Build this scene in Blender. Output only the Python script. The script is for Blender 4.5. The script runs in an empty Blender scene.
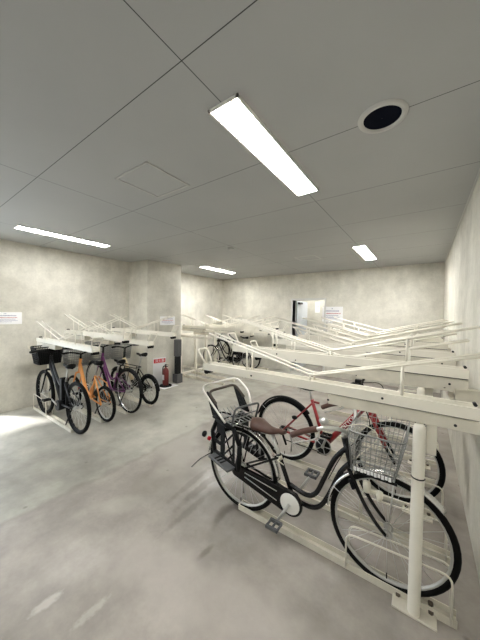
import bpy, bmesh, math, random
from mathutils import Vector, Matrix
random.seed(7)
PI = math.pi
SC = bpy.context.scene
COL = SC.collection

# ------------------------------------------------------------------ materials
def mat(name, col, rough=0.5, metal=0.0, noise=0.0, nscale=8.0, bump=0.0, emit=None, spec=None, coat=0.0):
    m = bpy.data.materials.new(name); m.use_nodes = True
    nt = m.node_tree; b = nt.nodes['Principled BSDF']
    b.inputs['Base Color'].default_value = (*col, 1); b.inputs['Roughness'].default_value = rough
    b.inputs['Metallic'].default_value = metal
    if spec is not None: b.inputs['Specular IOR Level'].default_value = spec
    if coat: b.inputs['Coat Weight'].default_value = coat
    if noise:
        tc = nt.nodes.new('ShaderNodeTexCoord'); n = nt.nodes.new('ShaderNodeTexNoise')
        n.inputs['Scale'].default_value = nscale; n.inputs['Detail'].default_value = 6
        r = nt.nodes.new('ShaderNodeMapRange'); r.inputs['From Min'].default_value = .3; r.inputs['From Max'].default_value = .7
        r.inputs['To Min'].default_value = 1 - noise; r.inputs['To Max'].default_value = 1 + noise * .6
        mx = nt.nodes.new('ShaderNodeVectorMath'); mx.operation = 'SCALE'; mx.inputs[0].default_value = col
        nt.links.new(tc.outputs['Object'], n.inputs['Vector']); nt.links.new(n.outputs['Fac'], r.inputs['Value'])
        nt.links.new(r.outputs[0], mx.inputs['Scale']); nt.links.new(mx.outputs[0], b.inputs['Base Color'])
        if bump:
            bp = nt.nodes.new('ShaderNodeBump'); bp.inputs['Strength'].default_value = bump; bp.inputs['Distance'].default_value = .01
            nt.links.new(n.outputs['Fac'], bp.inputs['Height']); nt.links.new(bp.outputs[0], b.inputs['Normal'])
    if emit:
        b.inputs['Emission Color'].default_value = (*emit[0], 1); b.inputs['Emission Strength'].default_value = emit[1]
    return m

def concrete(name, base, dark, light, scale=1.0, form=True, rough=.8):
    m = bpy.data.materials.new(name); m.use_nodes = True
    nt = m.node_tree; N = nt.nodes; L = nt.links; b = N['Principled BSDF']; b.inputs['Roughness'].default_value = rough
    geo = N.new('ShaderNodeNewGeometry')
    def noise(s, det, stretch=None):
        n = N.new('ShaderNodeTexNoise'); n.inputs['Scale'].default_value = s; n.inputs['Detail'].default_value = det
        n.inputs['Roughness'].default_value = .6
        if stretch:
            mp = N.new('ShaderNodeMapping'); mp.inputs['Scale'].default_value = stretch
            L.new(geo.outputs['Position'], mp.inputs['Vector']); L.new(mp.outputs[0], n.inputs['Vector'])
        else: L.new(geo.outputs['Position'], n.inputs['Vector'])
        return n
    def ramp(src, a, c, ca, cb):
        r = N.new('ShaderNodeValToRGB'); r.color_ramp.elements[0].position = a; r.color_ramp.elements[1].position = c
        r.color_ramp.elements[0].color = (*ca, 1); r.color_ramp.elements[1].color = (*cb, 1)
        L.new(src, r.inputs['Fac']); return r
    def mixc(a, c, fac, mode='MIX'):
        x = N.new('ShaderNodeMix'); x.data_type = 'RGBA'; x.blend_type = mode
        if isinstance(fac, float): x.inputs['Factor'].default_value = fac
        else: L.new(fac, x.inputs['Factor'])
        L.new(a, x.inputs[6]); L.new(c, x.inputs[7]); return x.outputs[2]
    big = ramp(noise(1.1 * scale, 5).outputs['Fac'], .35, .68, dark, light)
    mid = ramp(noise(5 * scale, 8).outputs['Fac'], .3, .75, (.82, .82, .82) if form else (.70, .70, .69), (1.1, 1.1, 1.1) if form else (1.16, 1.16, 1.15))
    c = mixc(big.outputs[0], mid.outputs[0], .8, 'MULTIPLY')
    fine = ramp(noise(40, 4).outputs['Fac'], .3, .7, (.93, .93, .93), (1.04, 1.04, 1.04))
    c = mixc(c, fine.outputs[0], .7, 'MULTIPLY')
    if form:   # vertical run marks of the formwork
        st = ramp(noise(1.7, 4, (2.2, 2.2, .3)).outputs['Fac'], .38, .62, (.91, .91, .90), (1.06, 1.06, 1.05))
        c = mixc(c, st.outputs[0], .6, 'MULTIPLY')
    L.new(c, b.inputs['Base Color'])
    bp = N.new('ShaderNodeBump'); bp.inputs['Strength'].default_value = .12; bp.inputs['Distance'].default_value = .01
    n2 = noise(14, 8); L.new(n2.outputs['Fac'], bp.inputs['Height']); L.new(bp.outputs[0], b.inputs['Normal'])
    return m

def floor_material():
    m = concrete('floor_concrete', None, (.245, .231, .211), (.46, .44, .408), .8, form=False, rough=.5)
    nt = m.node_tree; N = nt.nodes; L = nt.links; b = N['Principled BSDF']
    src = b.inputs['Base Color'].links[0].from_socket
    geo = N.new('ShaderNodeNewGeometry')
    def stain_or_glint(center, size, rot, edge, col, amt, ns=5):
        nonlocal src
        mp = N.new('ShaderNodeMapping'); mp.vector_type = 'TEXTURE'
        mp.inputs['Location'].default_value = (*center, 0); mp.inputs['Rotation'].default_value = (0, 0, rot)
        mp.inputs['Scale'].default_value = (*size, 1)
        wn = N.new('ShaderNodeTexNoise'); wn.inputs['Scale'].default_value = ns; wn.inputs['Detail'].default_value = 5
        L.new(geo.outputs['Position'], wn.inputs['Vector'])
        L.new(geo.outputs['Position'], mp.inputs['Vector'])
        ln = N.new('ShaderNodeVectorMath'); ln.operation = 'LENGTH'; L.new(mp.outputs[0], ln.inputs[0])
        ad = N.new('ShaderNodeMath'); ad.operation = 'MULTIPLY_ADD'; ad.inputs[1].default_value = 1.1; L.new(wn.outputs['Fac'], ad.inputs[0]); L.new(ln.outputs['Value'], ad.inputs[2])
        r = N.new('ShaderNodeMapRange'); r.inputs['From Min'].default_value = 1.0 + edge; r.inputs['From Max'].default_value = 1.5 + edge
        r.inputs['To Min'].default_value = amt; r.inputs['To Max'].default_value = 0
        L.new(ad.outputs[0], r.inputs['Value'])
        x = N.new('ShaderNodeMix'); x.data_type = 'RGBA'; x.inputs[7].default_value = (*col, 1)
        L.new(r.outputs[0], x.inputs[0]); L.new(src, x.inputs[6]); src = x.outputs[2]
    stain_or_glint((-2.15, 2.1), (1.2, .45), 1.75, .1, (.20, .19, .165), .55)
    stain_or_glint((-1.62, 1.75), (.42, .05), 1.62, .05, (.13, .12, .11), .55, 16)
    stain_or_glint((-1.74, 1.70), (.36, .04), 1.66, .05, (.13, .12, .11), .5, 18)
    stain_or_glint((-1.50, 1.45), (.30, .04), 1.6, .05, (.13, .12, .11), .45, 18)
    stain_or_glint((-2.0, 1.15), (.25, .12), .9, .1, (.50, .49, .45), .3, 7)
    stain_or_glint((-.9, .75), (.10, .05), 1.2, .0, (.16, .15, .13), .5, 12)
    stain_or_glint((-1.15, 1.25), (.09, .03), 1.5, .0, (.14, .13, .11), .6, 14)
    stain_or_glint((-1.0, 1.05), (.9, .25), .2, .0, (.46, .44, .41), .5)
    stain_or_glint((-2.8, 2.5), (1.4, .3), 2.4, .2, (.47, .46, .42), .45)
    stain_or_glint((-4.3, 2.0), (1.0, .5), .4, .2, (.22, .21, .185), .35)
    stain_or_glint((-1.64, .52), (.09, .035), 1.57, .05, (.78, .77, .75), .36, 40)  # shiny reflection spot painted into the floor colour as a pale streak
    stain_or_glint((-1.40, .64), (.11, .03), 1.57, .05, (.72, .71, .69), .25, 45)  # second reflection spot, also painted as a pale streak
    # pour joint along the room: two slightly different batches of concrete
    sep = N.new('ShaderNodeSeparateXYZ'); L.new(geo.outputs['Position'], sep.inputs[0])
    jn = N.new('ShaderNodeTexNoise'); jn.inputs['Scale'].default_value = 3; jn.inputs['Detail'].default_value = 6; L.new(geo.outputs['Position'], jn.inputs['Vector'])
    ja = N.new('ShaderNodeMath'); ja.operation = 'MULTIPLY_ADD'; ja.inputs[1].default_value = .22; L.new(jn.outputs['Fac'], ja.inputs[0]); L.new(sep.outputs[0], ja.inputs[2])
    jr = N.new('ShaderNodeValToRGB'); e = jr.color_ramp.elements; e[0].position = .48; e[0].color = (1.06, 1.08, 1.03, 1); e[1].position = .53; e[1].color = (.98, .94, .92, 1)
    k = jr.color_ramp.elements.new(.505); k.color = (.86, .84, .80, 1)
    jm = N.new('ShaderNodeMapRange'); jm.inputs['From Min'].default_value = -3.42; jm.inputs['From Max'].default_value = -1.42; L.new(ja.outputs[0], jm.inputs['Value']); L.new(jm.outputs[0], jr.inputs['Fac'])
    jx = N.new('ShaderNodeMix'); jx.data_type = 'RGBA'; jx.blend_type = 'MULTIPLY'; jx.inputs[0].default_value = 1; L.new(src, jx.inputs[6]); L.new(jr.outputs[0], jx.inputs[7]); src = jx.outputs[2]
    # small dark spots and pits
    v = N.new('ShaderNodeTexVoronoi'); v.inputs['Scale'].default_value = 3.5; L.new(geo.outputs['Position'], v.inputs['Vector'])
    r = N.new('ShaderNodeMapRange'); r.inputs['From Min'].default_value = .03; r.inputs['From Max'].default_value = .075
    r.inputs['To Min'].default_value = .65; r.inputs['To Max'].default_value = 0; L.new(v.outputs['Distance'], r.inputs['Value'])
    x = N.new('ShaderNodeMix'); x.data_type = 'RGBA'; x.inputs[7].default_value = (.13, .12, .10, 1)
    L.new(r.outputs[0], x.inputs[0]); L.new(src, x.inputs[6]); src = x.outputs[2]
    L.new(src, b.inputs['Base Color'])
    n = N.new('ShaderNodeTexNoise'); n.inputs['Scale'].default_value = 2.2; n.inputs['Detail'].default_value = 8; L.new(geo.outputs['Position'], n.inputs['Vector'])
    r = N.new('ShaderNodeMapRange'); r.inputs['From Min'].default_value = .35; r.inputs['From Max'].default_value = .7
    r.inputs['To Min'].default_value = .33; r.inputs['To Max'].default_value = .62
    L.new(n.outputs['Fac'], r.inputs['Value']); L.new(r.outputs[0], b.inputs['Roughness'])
    return m

def ceiling_material():
    m = bpy.data.materials.new('ceiling_board'); m.use_nodes = True
    nt = m.node_tree; N = nt.nodes; L = nt.links; b = N['Principled BSDF']; b.inputs['Roughness'].default_value = .75
    geo = N.new('ShaderNodeNewGeometry'); sep = N.new('ShaderNodeSeparateXYZ'); L.new(geo.outputs['Position'], sep.inputs[0])
    def joint(axis, off, pitch, w):
        a = N.new('ShaderNodeMath'); a.operation = 'SUBTRACT'; a.inputs[1].default_value = off - 50 * pitch; L.new(sep.outputs[axis], a.inputs[0])
        d = N.new('ShaderNodeMath'); d.operation = 'PINGPONG'; d.inputs[1].default_value = pitch / 2; L.new(a.outputs[0], d.inputs[0])
        l = N.new('ShaderNodeMath'); l.operation = 'LESS_THAN'; l.inputs[1].default_value = w; L.new(d.outputs[0], l.inputs[0])
        return l.outputs[0]
    jx = joint(0, -.877, 1.709, .0022); jy = joint(1, .778, .842, .0022)
    mx = N.new('ShaderNodeMath'); mx.operation = 'MAXIMUM'; L.new(jx, mx.inputs[0]); L.new(jy, mx.inputs[1])
    n = N.new('ShaderNodeTexNoise'); n.inputs['Scale'].default_value = 1.3; n.inputs['Detail'].default_value = 5; L.new(geo.outputs['Position'], n.inputs['Vector'])
    r = N.new('ShaderNodeValToRGB'); r.color_ramp.elements[0].color = (.365, .372, .37, 1); r.color_ramp.elements[1].color = (.43, .437, .432, 1)
    L.new(n.outputs['Fac'], r.inputs[0])
    x = N.new('ShaderNodeMix'); x.data_type = 'RGBA'; x.inputs[7].default_value = (.05, .05, .05, 1)
    L.new(mx.outputs[0], x.inputs[0]); L.new(r.outputs[0], x.inputs[6]); L.new(x.outputs[2], b.inputs['Base Color'])
    return m

M = dict(
    wall=concrete('wall_concrete', None, (.56, .54, .475), (.74, .72, .65), 1.0),
    floor=floor_material(), ceil=ceiling_material(),
    ivory=mat('ivory_paint', (.78, .75, .66), .42, noise=.04, nscale=9),
    ivory_old=mat('worn_ivory_paint', (.66, .625, .53), .5, noise=.12, nscale=9, bump=.1),
    white=mat('white_paint', (.80, .79, .75), .45),
    black=mat('black_paint', (.003, .003, .0035), .25, spec=.28),
    rubber=mat('black_rubber', (.004, .004, .004), .75, spec=.12),
    plastic=mat('black_plastic', (.006, .0063, .0068), .55, spec=.16),
    grey=mat('grey_plastic', (.10, .105, .11), .5),
    dgrey=mat('dark_grey_paint', (.014, .015, .017), .4, spec=.25),
    steel=mat('silver_steel', (.62, .62, .60), .28, metal=.9),
    alu=mat('matt_aluminium', (.55, .55, .53), .42, metal=.8),
    fender=mat('polished_mudguard', (.72, .72, .71), .25, metal=.9),
    brown=mat('brown_vinyl', (.085, .038, .027), .42, noise=.15, nscale=20),
    dbrown=mat('dark_brown_pad', (.07, .055, .045), .6),
    red=mat('red_paint', (.27, .008, .011), .28, coat=.4),
    orange=mat('orange_paint', (.78, .33, .09), .35, coat=.3),
    purple=mat('purple_paint', (.13, .015, .12), .3, coat=.3),
    tan=mat('tan_paint', (.55, .45, .28), .4),
    cream=mat('cream_plastic', (.72, .69, .58), .45),
    post=mat('grey_post_paint', (.10, .10, .105), .5, noise=.1),
    exred=mat('extinguisher_red', (.14, .015, .015), .35),
    signred=mat('sign_red', (.62, .02, .04), .5),
    paper=mat('white_sheet', (.86, .86, .87), .5),
    ink=mat('blue_grey_ink', (.28, .27, .42), .6), inkred=mat('red_ink', (.55, .15, .15), .6),
    doorp=mat('door_paint', (.50, .53, .56), .45), frame=mat('door_frame_paint', (.62, .62, .60), .4),
    dark=mat('dark_grille', (.003, .004, .010), .9, spec=.08),
    hatch=mat('hatch_trim', (.50, .50, .48), .5),
    lamp=mat('led_diffuser', (.9, .9, .9), .4, emit=((1.0, .985, .95), 29.0)),
    lamp_far=mat('led_diffuser_far', (.9, .9, .9), .4, emit=((1.0, .985, .95), 54.0)),
    wire=mat('basket_wire', (.26, .27, .265), .4, metal=.6),
    bolt=mat('weathered_bolt', (.13, .105, .08), .6, metal=.4),
    redglass=mat('red_reflector', (.5, .01, .02), .2),
    orangeglass=mat('orange_reflector', (.7, .25, .05), .3),
)

# ------------------------------------------------------------------ mesh helpers
def smooth_path(pts, n=5):
    P = [Vector(p) for p in pts]
    if len(P) < 3: return P
    out = []
    for i in range(len(P) - 1):
        p0 = P[max(i - 1, 0)]; p1 = P[i]; p2 = P[i + 1]; p3 = P[min(i + 2, len(P) - 1)]
        for k in range(n):
            t = k / n
            out.append(.5 * ((2 * p1) + (p2 - p0) * t + (2 * p0 - 5 * p1 + 4 * p2 - p3) * t * t + (3 * p1 - p0 - 3 * p2 + p3) * t ** 3))
    out.append(P[-1]); return out

def fillet(pts, r, n=4):
    """polyline with rounded corners"""
    P = [Vector(p) for p in pts]; out = [P[0]]
    for i in range(1, len(P) - 1):
        a = (P[i - 1] - P[i]); b = (P[i + 1] - P[i]); d = min(r, a.length * .49, b.length * .49)
        A = P[i] + a.normalized() * d; B = P[i] + b.normalized() * d
        for k in range(n + 1):
            t = k / n; out.append((1 - t) ** 2 * A + 2 * t * (1 - t) * P[i] + t * t * B)
    out.append(P[-1]); return out

class G:
    def __init__(s): s.bm = bmesh.new()
    def tube(s, pts, r, seg=8, closed=False):
        P = [Vector(p) for p in pts]; n = len(P); rs = r if isinstance(r, (list, tuple)) else [r] * n
        if len(rs) != n: rs = [rs[0] + (rs[-1] - rs[0]) * i / (n - 1) for i in range(n)]
        rings = []; ref = None
        for i in range(n):
            if closed: t = P[(i + 1) % n] - P[i - 1]
            else: t = P[min(i + 1, n - 1)] - P[max(i - 1, 0)]
            if t.length < 1e-9: t = Vector((0, 0, 1))
            t.normalize()
            if ref is None: ref = t.orthogonal().normalized()
            ref = ref - t * ref.dot(t)
            if ref.length < 1e-6: ref = t.orthogonal()
            ref.normalize(); w = t.cross(ref)
            rings.append([s.bm.verts.new(P[i] + (ref * math.cos(a) + w * math.sin(a)) * rs[i]) for a in [2 * PI * k / seg for k in range(seg)]])
        m = n if closed else n - 1
        for i in range(m):
            A = rings[i]; B = rings[(i + 1) % n]
            off = 0
            if closed and i == n - 1:
                off = min(range(seg), key=lambda o: (A[0].co - B[o].co).length)
            for k in range(seg):
                f = s.bm.faces.new((A[k], A[(k + 1) % seg], B[(k + 1 + off) % seg], B[(k + off) % seg])); f.smooth = True
        if not closed:
            s.bm.faces.new(rings[0][::-1]); s.bm.faces.new(rings[-1])
        return s
    def box(s, x0, x1, y0, y1, z0, z1, mtx=None):
        v = [Vector((x, y, z)) for z in (z0, z1) for (x, y) in ((x0, y0), (x1, y0), (x1, y1), (x0, y1))]
        if mtx: v = [mtx @ p for p in v]
        v = [s.bm.verts.new(p) for p in v]
        for f in ((3, 2, 1, 0), (4, 5, 6, 7), (0, 1, 5, 4), (1, 2, 6, 5), (2, 3, 7, 6), (3, 0, 4, 7)): s.bm.faces.new([v[i] for i in f])
        return s
    def cyl(s, a, b, r, seg=16, r2=None): return s.tube([a, b], [r, r if r2 is None else r2], seg)
    def prism(s, prof, y0, y1):
        """profile in x,z extruded along y"""
        A = [s.bm.verts.new((p[0], y0, p[1])) for p in prof]; B = [s.bm.verts.new((p[0], y1, p[1])) for p in prof]
        n = len(prof)
        for i in range(n): s.bm.faces.new((A[i], A[(i + 1) % n], B[(i + 1) % n], B[i]))
        s.bm.faces.new(A[::-1]); s.bm.faces.new(B); return s
    def extx(s, prof, x0, x1):
        A = [s.bm.verts.new((x0, p[0], p[1])) for p in prof]; B = [s.bm.verts.new((x1, p[0], p[1])) for p in prof]
        n = len(prof)
        for i in range(n): s.bm.faces.new((A[i], B[i], B[(i + 1) % n], A[(i + 1) % n]))
        s.bm.faces.new(A); s.bm.faces.new(B[::-1]); return s
    def revolve(s, prof, c, seg=32, axis='y', a0=0, a1=2 * PI):
        """prof: (radius, offset along axis)"""
        full = abs(a1 - a0 - 2 * PI) < 1e-6; c = Vector(c); rings = []
        n = seg if full else seg + 1
        for i in range(n):
            a = a0 + (a1 - a0) * i / seg; row = []
            for (r, h) in prof:
                if axis == 'y': p = Vector((math.cos(a) * r, h, math.sin(a) * r))
                elif axis == 'z': p = Vector((math.cos(a) * r, math.sin(a) * r, h))
                else: p = Vector((h, math.cos(a) * r, math.sin(a) * r))
                row.append(s.bm.verts.new(c + p))
            rings.append(row)
        for i in range(n if full else n - 1):
            A = rings[i]; B = rings[(i + 1) % n]
            for k in range(len(prof) - 1):
                f = s.bm.faces.new((A[k], A[k + 1], B[k + 1], B[k])); f.smooth = True
        return s
    def obj(s, name, m, parent=None, bevel=0):
        bmesh.ops.remove_doubles(s.bm, verts=s.bm.verts, dist=1e-5)
        bmesh.ops.recalc_face_normals(s.bm, faces=s.bm.faces)
        me = bpy.data.meshes.new(name); s.bm.to_mesh(me); s.bm.free()
        o = bpy.data.objects.new(name, me); COL.objects.link(o); me.materials.append(m)
        if parent: o.parent = parent
        if bevel:
            md = o.modifiers.new('bevel', 'BEVEL'); md.width = bevel; md.segments = 2; md.limit_method = 'ANGLE'
        return o

def tag(o, label, cat, group=None):
    o['label'] = label; o['category'] = cat
    if group: o['group'] = group
    return o
def thing(name, label, cat, loc=(0, 0, 0), rz=0, group=None):
    o = bpy.data.objects.new(name, None); COL.objects.link(o); o.empty_display_size = .1
    o.location = loc; o.rotation_euler = (0, 0, rz); return tag(o, label, cat, group)
def struct(o): o['kind'] = 'structure'; return o
def kids(o): return [c for c in COL.objects if c.parent == o]
def dup(o, parent=None):
    c = o.copy(); COL.objects.link(c); c.parent = parent
    for k in list(o.children): dup(k, c)
    return c
def text_part(name, body, size, m, parent, mtx, align='CENTER'):
    cu = bpy.data.curves.new(name, 'FONT'); cu.body = body; cu.size = size; cu.align_x = align; cu.align_y = 'CENTER'; cu.extrude = .0008
    t = bpy.data.objects.new(name, cu); COL.objects.link(t)
    dg = bpy.context.evaluated_depsgraph_get(); me = bpy.data.meshes.new_from_object(t.evaluated_get(dg))
    bpy.data.objects.remove(t); o = bpy.data.objects.new(name, me); COL.objects.link(o)
    me.materials.clear(); me.materials.append(m); me.transform(mtx)
    if parent: o.parent = parent
    return o

# ------------------------------------------------------------------ the room
XL, XR, YB, YF, ZC = -5.31, .313, 6.69, -3.2, 2.676
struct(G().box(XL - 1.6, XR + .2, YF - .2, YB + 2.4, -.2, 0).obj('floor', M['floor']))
struct(G().box(XL - .2, XR + .2, YF - .2, YB + 2.4, ZC, ZC + .2).obj('ceiling', M['ceil']))
struct(G().box(XR, XR + .2, YF, YB + .2, 0, ZC).obj('wall_right', M['wall']))
g = G()                                     # left wall with the way in from outside, out of frame
g.box(XL - .2, XL, YF, -1.0, 0, ZC); g.box(XL - .2, XL, 1.0, 3.3, 0, ZC); g.box(XL - .2, XL, -1.0, 1.0, 2.25, ZC)
struct(g.obj('wall_left', M['wall']))
struct(G().box(XL - .3, -5.47, 3.9, YB + .2, 0, ZC).obj('wall_recess', M['wall']))
g = G()
cq = [(-5.61, 3.22), (-4.74, 3.31), (-4.60, 4.11), (-5.61, 4.11)]
va = [g.bm.verts.new((x, y, 0)) for x, y in cq]; vb = [g.bm.verts.new((x, y, ZC)) for x, y in cq]
for i in range(4): g.bm.faces.new((va[i], va[(i + 1) % 4], vb[(i + 1) % 4], vb[i]))
g.bm.faces.new(va[::-1]); g.bm.faces.new(vb)
struct(g.obj('wall_column', M['wall']))
struct(G().box(XL - .2, XR + .2, YF - .2, YF, 0, ZC).obj('wall_front', M['wall']))
DX0, DX1, DZ = -2.97, -2.10, 1.96
g = G(); g.box(-5.47, DX0, YB, YB + .2, 0, ZC); g.box(DX1, XR, YB, YB + .2, 0, ZC); g.box(DX0, DX1, YB, YB + .2, DZ, ZC)
struct(g.obj('wall_back', M['wall']))
g = G(); g.box(DX0 - .5, DX1 + .7, YB + 1.4, YB + 1.5, 0, ZC); g.box(DX0 - .6, DX0 - .5, YB + .2, YB + 1.5, 0, ZC); g.box(DX1 + .7, DX1 + .8, YB + .2, YB + 1.5, 0, ZC)
struct(g.obj('wall_corridor', M['wall']))
# thin shadow-gap trim where the right wall meets the ceiling
struct(G().box(XR - .012, XR, YF, YB, ZC - .012, ZC).obj('trim_1', M['hatch']))
# door in the back wall
d = bpy.data.objects.new('door_1', None); COL.objects.link(d); d.location = (DX0, YB, 0); struct(d)
w = DX1 - DX0
G().box(-.045, 0, -.02, .2, 0, DZ + .045).box(w, w + .045, -.02, .2, 0, DZ + .045).box(0, w, -.02, .2, DZ, DZ + .045).obj('door_frame', M['frame'], d)
mt = Matrix.Translation((.03, .2, 0)) @ Matrix.Rotation(math.radians(91), 4, 'Z')
leaf = G().box(0, w - .05, -.02, .02, .01, DZ - .01, mt).obj('door_leaf', M['doorp'], d)
G().box(w - .13, w - .10, -.06, -.02, .98, 1.0, mt).box(w - .22, w - .10, -.07, -.055, .975, .995, mt).obj('door_handle', M['steel'], leaf)
G().box(.05, .30, -.07, -.02, DZ - .10, DZ - .045, mt).obj('door_closer', M['dgrey'], leaf)

# ------------------------------------------------------------------ ceiling fittings
def ceiling_light(x, y, label, lm='lamp'):
    t = thing('ceiling_light', label, 'light', (x, y, ZC), 0, 'recessed ceiling strip lights')
    W, Ln = .098, .60
    g = G(); g.box(-W, W, -Ln, -Ln + .012, -.012, .0); g.box(-W, W, Ln - .012, Ln, -.012, .0)
    g.box(-W, -W + .012, -Ln, Ln, -.012, 0); g.box(W - .012, W, -Ln, Ln, -.012, 0)
    g.obj('light_frame', M['white'], t)
    G().box(-W + .012, .048, -Ln + .012, Ln - .012, -.008, -.002).obj('diffuser', M[lm], t)
    G().box(.054, W - .012, -Ln + .012, Ln - .012, -.008, -.002).obj('diffuser', M[lm], t)
    G().box(.048, .054, -Ln + .012, Ln - .012, -.010, -.002).obj('divider', M['white'], t)
ceiling_light(-.872, 1.645, 'large bright strip light overhead in the middle of the ceiling, nearest of the four')
ceiling_light(-4.31, 1.66, 'bright strip light on the ceiling along the left wall with the white notice')
ceiling_light(-4.27, 5.05, 'strip light on the ceiling beyond the column, over the recess', 'lamp_far')
ceiling_light(-.872, 5.03, 'small far strip light near the right wall, in front of the back wall', 'lamp_far')
for x, y in ((-.872, -1.75), (-4.31, -1.75)):  # unseen lamps added behind the viewer to light the room
    ceiling_light(x, y, 'added unseen strip light on the ceiling behind the viewer')
ceiling_light(-2.5, YB + .85, 'added unseen corridor lamp beyond the open door in the back wall')  # unseen lamp added so the corridor does not go black
t = thing('ceiling_speaker', 'round dark ceiling grille with a pale ring, right of the big light', 'grille', (-.216, 1.618, ZC))
G().revolve([(.092, -.004), (.096, -.012), (.118, -.010), (.122, 0)], (0, 0, 0), 40, 'z').obj('ring', M['hatch'], t)
g = G(); g.revolve([(0.001, -.006), (.05, -.006), (.094, -.004)], (0, 0, 0), 40, 'z')
g.obj('grille', M['dark'], t)
def hatch(x, y, w, d, label):
    t = thing('ceiling_hatch', label, 'hatch', (x, y, ZC))
    g = G(); f = .014
    g.box(-w, w, -d, -d + f, -.006, 0); g.box(-w, w, d - f, d, -.006, 0); g.box(-w, -w + f, -d, d, -.006, 0); g.box(w - f, w, -d, d, -.006, 0)
    g.obj('hatch_frame', M['hatch'], t)
    G().box(-w + f + .004, w - f - .004, -d + f + .004, d - f - .004, -.004, 0).obj('hatch_panel', M['ceil'], t)
hatch(-1.86, 1.352, .21, .21, 'square access hatch in the ceiling between the big light and the left strip light')
hatch(-1.87, 4.89, .2, .2, 'small distant square access hatch in the ceiling towards the back wall')
t = thing('smoke_detector', 'small white round detector on the ceiling above the recess', 'smoke detector', (-2.657, 3.456, ZC))
G().revolve([(.05, 0), (.05, -.015), (.035, -.03), (.001, -.034)], (0, 0, 0), 24, 'z').obj('housing', M['hatch'], t)

# ------------------------------------------------------------------ notices
def notice(name, label, w, h, loc, rz, lines, group=None):
    """flat sheet facing local -y"""
    t = thing(name, label, 'sign', loc, rz)
    G().box(-w / 2, w / 2, -.006, 0, -h / 2, h / 2).obj('sheet', M['paper'], t, bevel=.001)
    g = G(); r = G(); random.seed(int(w * 1000))
    for (z, lh, x0, x1, red) in lines:
        q = r if red else g
        x = x0 * w
        while x < x1 * w:
            cw = lh * h * random.uniform(.5, .95)
            q.box(x, x + cw, -.0075, -.006, z * h - lh * h / 2, z * h + lh * h / 2 * random.uniform(.5, 1)); x += cw + lh * h * .3
    g.obj('printed_lines', M['ink'], t); r.obj('red_printed_lines', M['inkred'], t); return t
LN = [(.38, .06, -.03, .02, 0), (.22, .075, -.33, .33, 0), (.05, .06, -.36, .36, 1), (-.08, .045, -.4, .3, 0), (-.2, .045, -.4, .36, 0), (-.3, .03, -.2, .2, 0)]
notice('wall_notice', 'white printed notice on the left wall above the first parked bicycle', .42, .19, (XL + .002, 1.165, 1.467), PI / 2, LN)
notice('wall_notice', 'white printed notice on the side of the concrete column', .36, .19, (-4.648, 3.765, 1.40), PI / 2 - .174, LN)
notice('wall_notice', 'white printed notice on the back wall right of the door', .50, .38, (-1.89, YB - .002, 1.59), 0, LN)
notice('wall_notice', 'small white paper seen through the open door', .15, .34, (-2.75, YB + 1.395, 1.80), 0, LN[:3])
t = thing('intercom', 'round silver wall device under the notice beside the door', 'intercom', (-1.96, YB, 1.37))
G().revolve([(.001, -.06), (.05, -.055), (.07, -.03), (.075, 0)], (0, 0, 0), 24, 'y').obj('dome', M['steel'], t)
tag(G().box(-2.02, -1.90, YB - .03, YB, 1.12, 1.27).obj('switch_box', M['white'], bevel=.006), 'small white box on the back wall, the one next to the door frame', 'switch box')
tag(G().box(-1.86, -1.70, YB - .03, YB, 1.10, 1.25).obj('switch_box', M['white'], bevel=.006), 'small white box on the back wall, the one further from the door frame', 'switch box')

# extinguisher corner at the foot of the column
t = thing('extinguisher_sign', 'white standing sign board with a red fire extinguisher label against the column', 'sign', (-4.675, 3.57, 0), PI / 2 - .174)
G().box(-.15, .15, -.015, .0, 0, .60).obj('board', M['paper'], t, bevel=.002)
G().box(-.135, .135, -.018, -.015, .49, .575).obj('red_label', M['signred'], t)
text_part('lettering', '消火器', .075, M['paper'], t, Matrix.Translation((0, -.019, .532)) @ Matrix.Rotation(PI / 2, 4, 'X'))
t = thing('fire_extinguisher', 'dark red fire extinguisher on a round tray in front of the white sign board', 'fire extinguisher', (-4.50, 3.60, .004))
G().revolve([(.001, .0), (.13, 0), (.13, .02), (.115, .02), (.11, .008), (.001, .008)], (0, 0, 0), 28, 'z').obj('tray', M['plastic'], t)
G().revolve([(.001, .02), (.06, .02), (.065, .04), (.065, .32), (.05, .37), (.025, .39), (.022, .42), (.001, .42)], (0, 0, 0), 24, 'z').obj('cylinder', M['exred'], t)
G().box(-.03, .07, -.012, .012, .42, .435).box(-.02, .09, -.01, .01, .455, .468).cyl((0, 0, .40), (0, 0, .47), .014, 10).obj('valve', M['plastic'], t)
G().tube(smooth_path([(-.02, 0, .43), (-.08, 0, .40), (-.10, 0, .28), (-.085, 0, .12)]), .011).obj('hose', M['plastic'], t)
G().box(-.03, .03, -.0665, -.064, .14, .25).obj('label_sticker', M['paper'], t)
t = thing('grey_post', 'dark grey boxy post standing beside the column near the extinguisher', 'post', (-4.52, 3.95, 0))
G().box(-.08, .08, -.08, .08, 0, .20).obj('base', M['post'], t, bevel=.008)
G().box(-.05, .05, -.055, .055, .20, .60).obj('stem', M['dgrey'], t, bevel=.008)
G().box(-.062, .062, -.062, .062, .60, .98).obj('head', M['post'], t, bevel=.01)
tag(G().box(-4.66, -4.32, 3.42, 3.80, 0.0, .004).obj('floor_plate', M['paper']), 'white plate lying on the floor under the fire extinguisher', 'plate')

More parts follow.
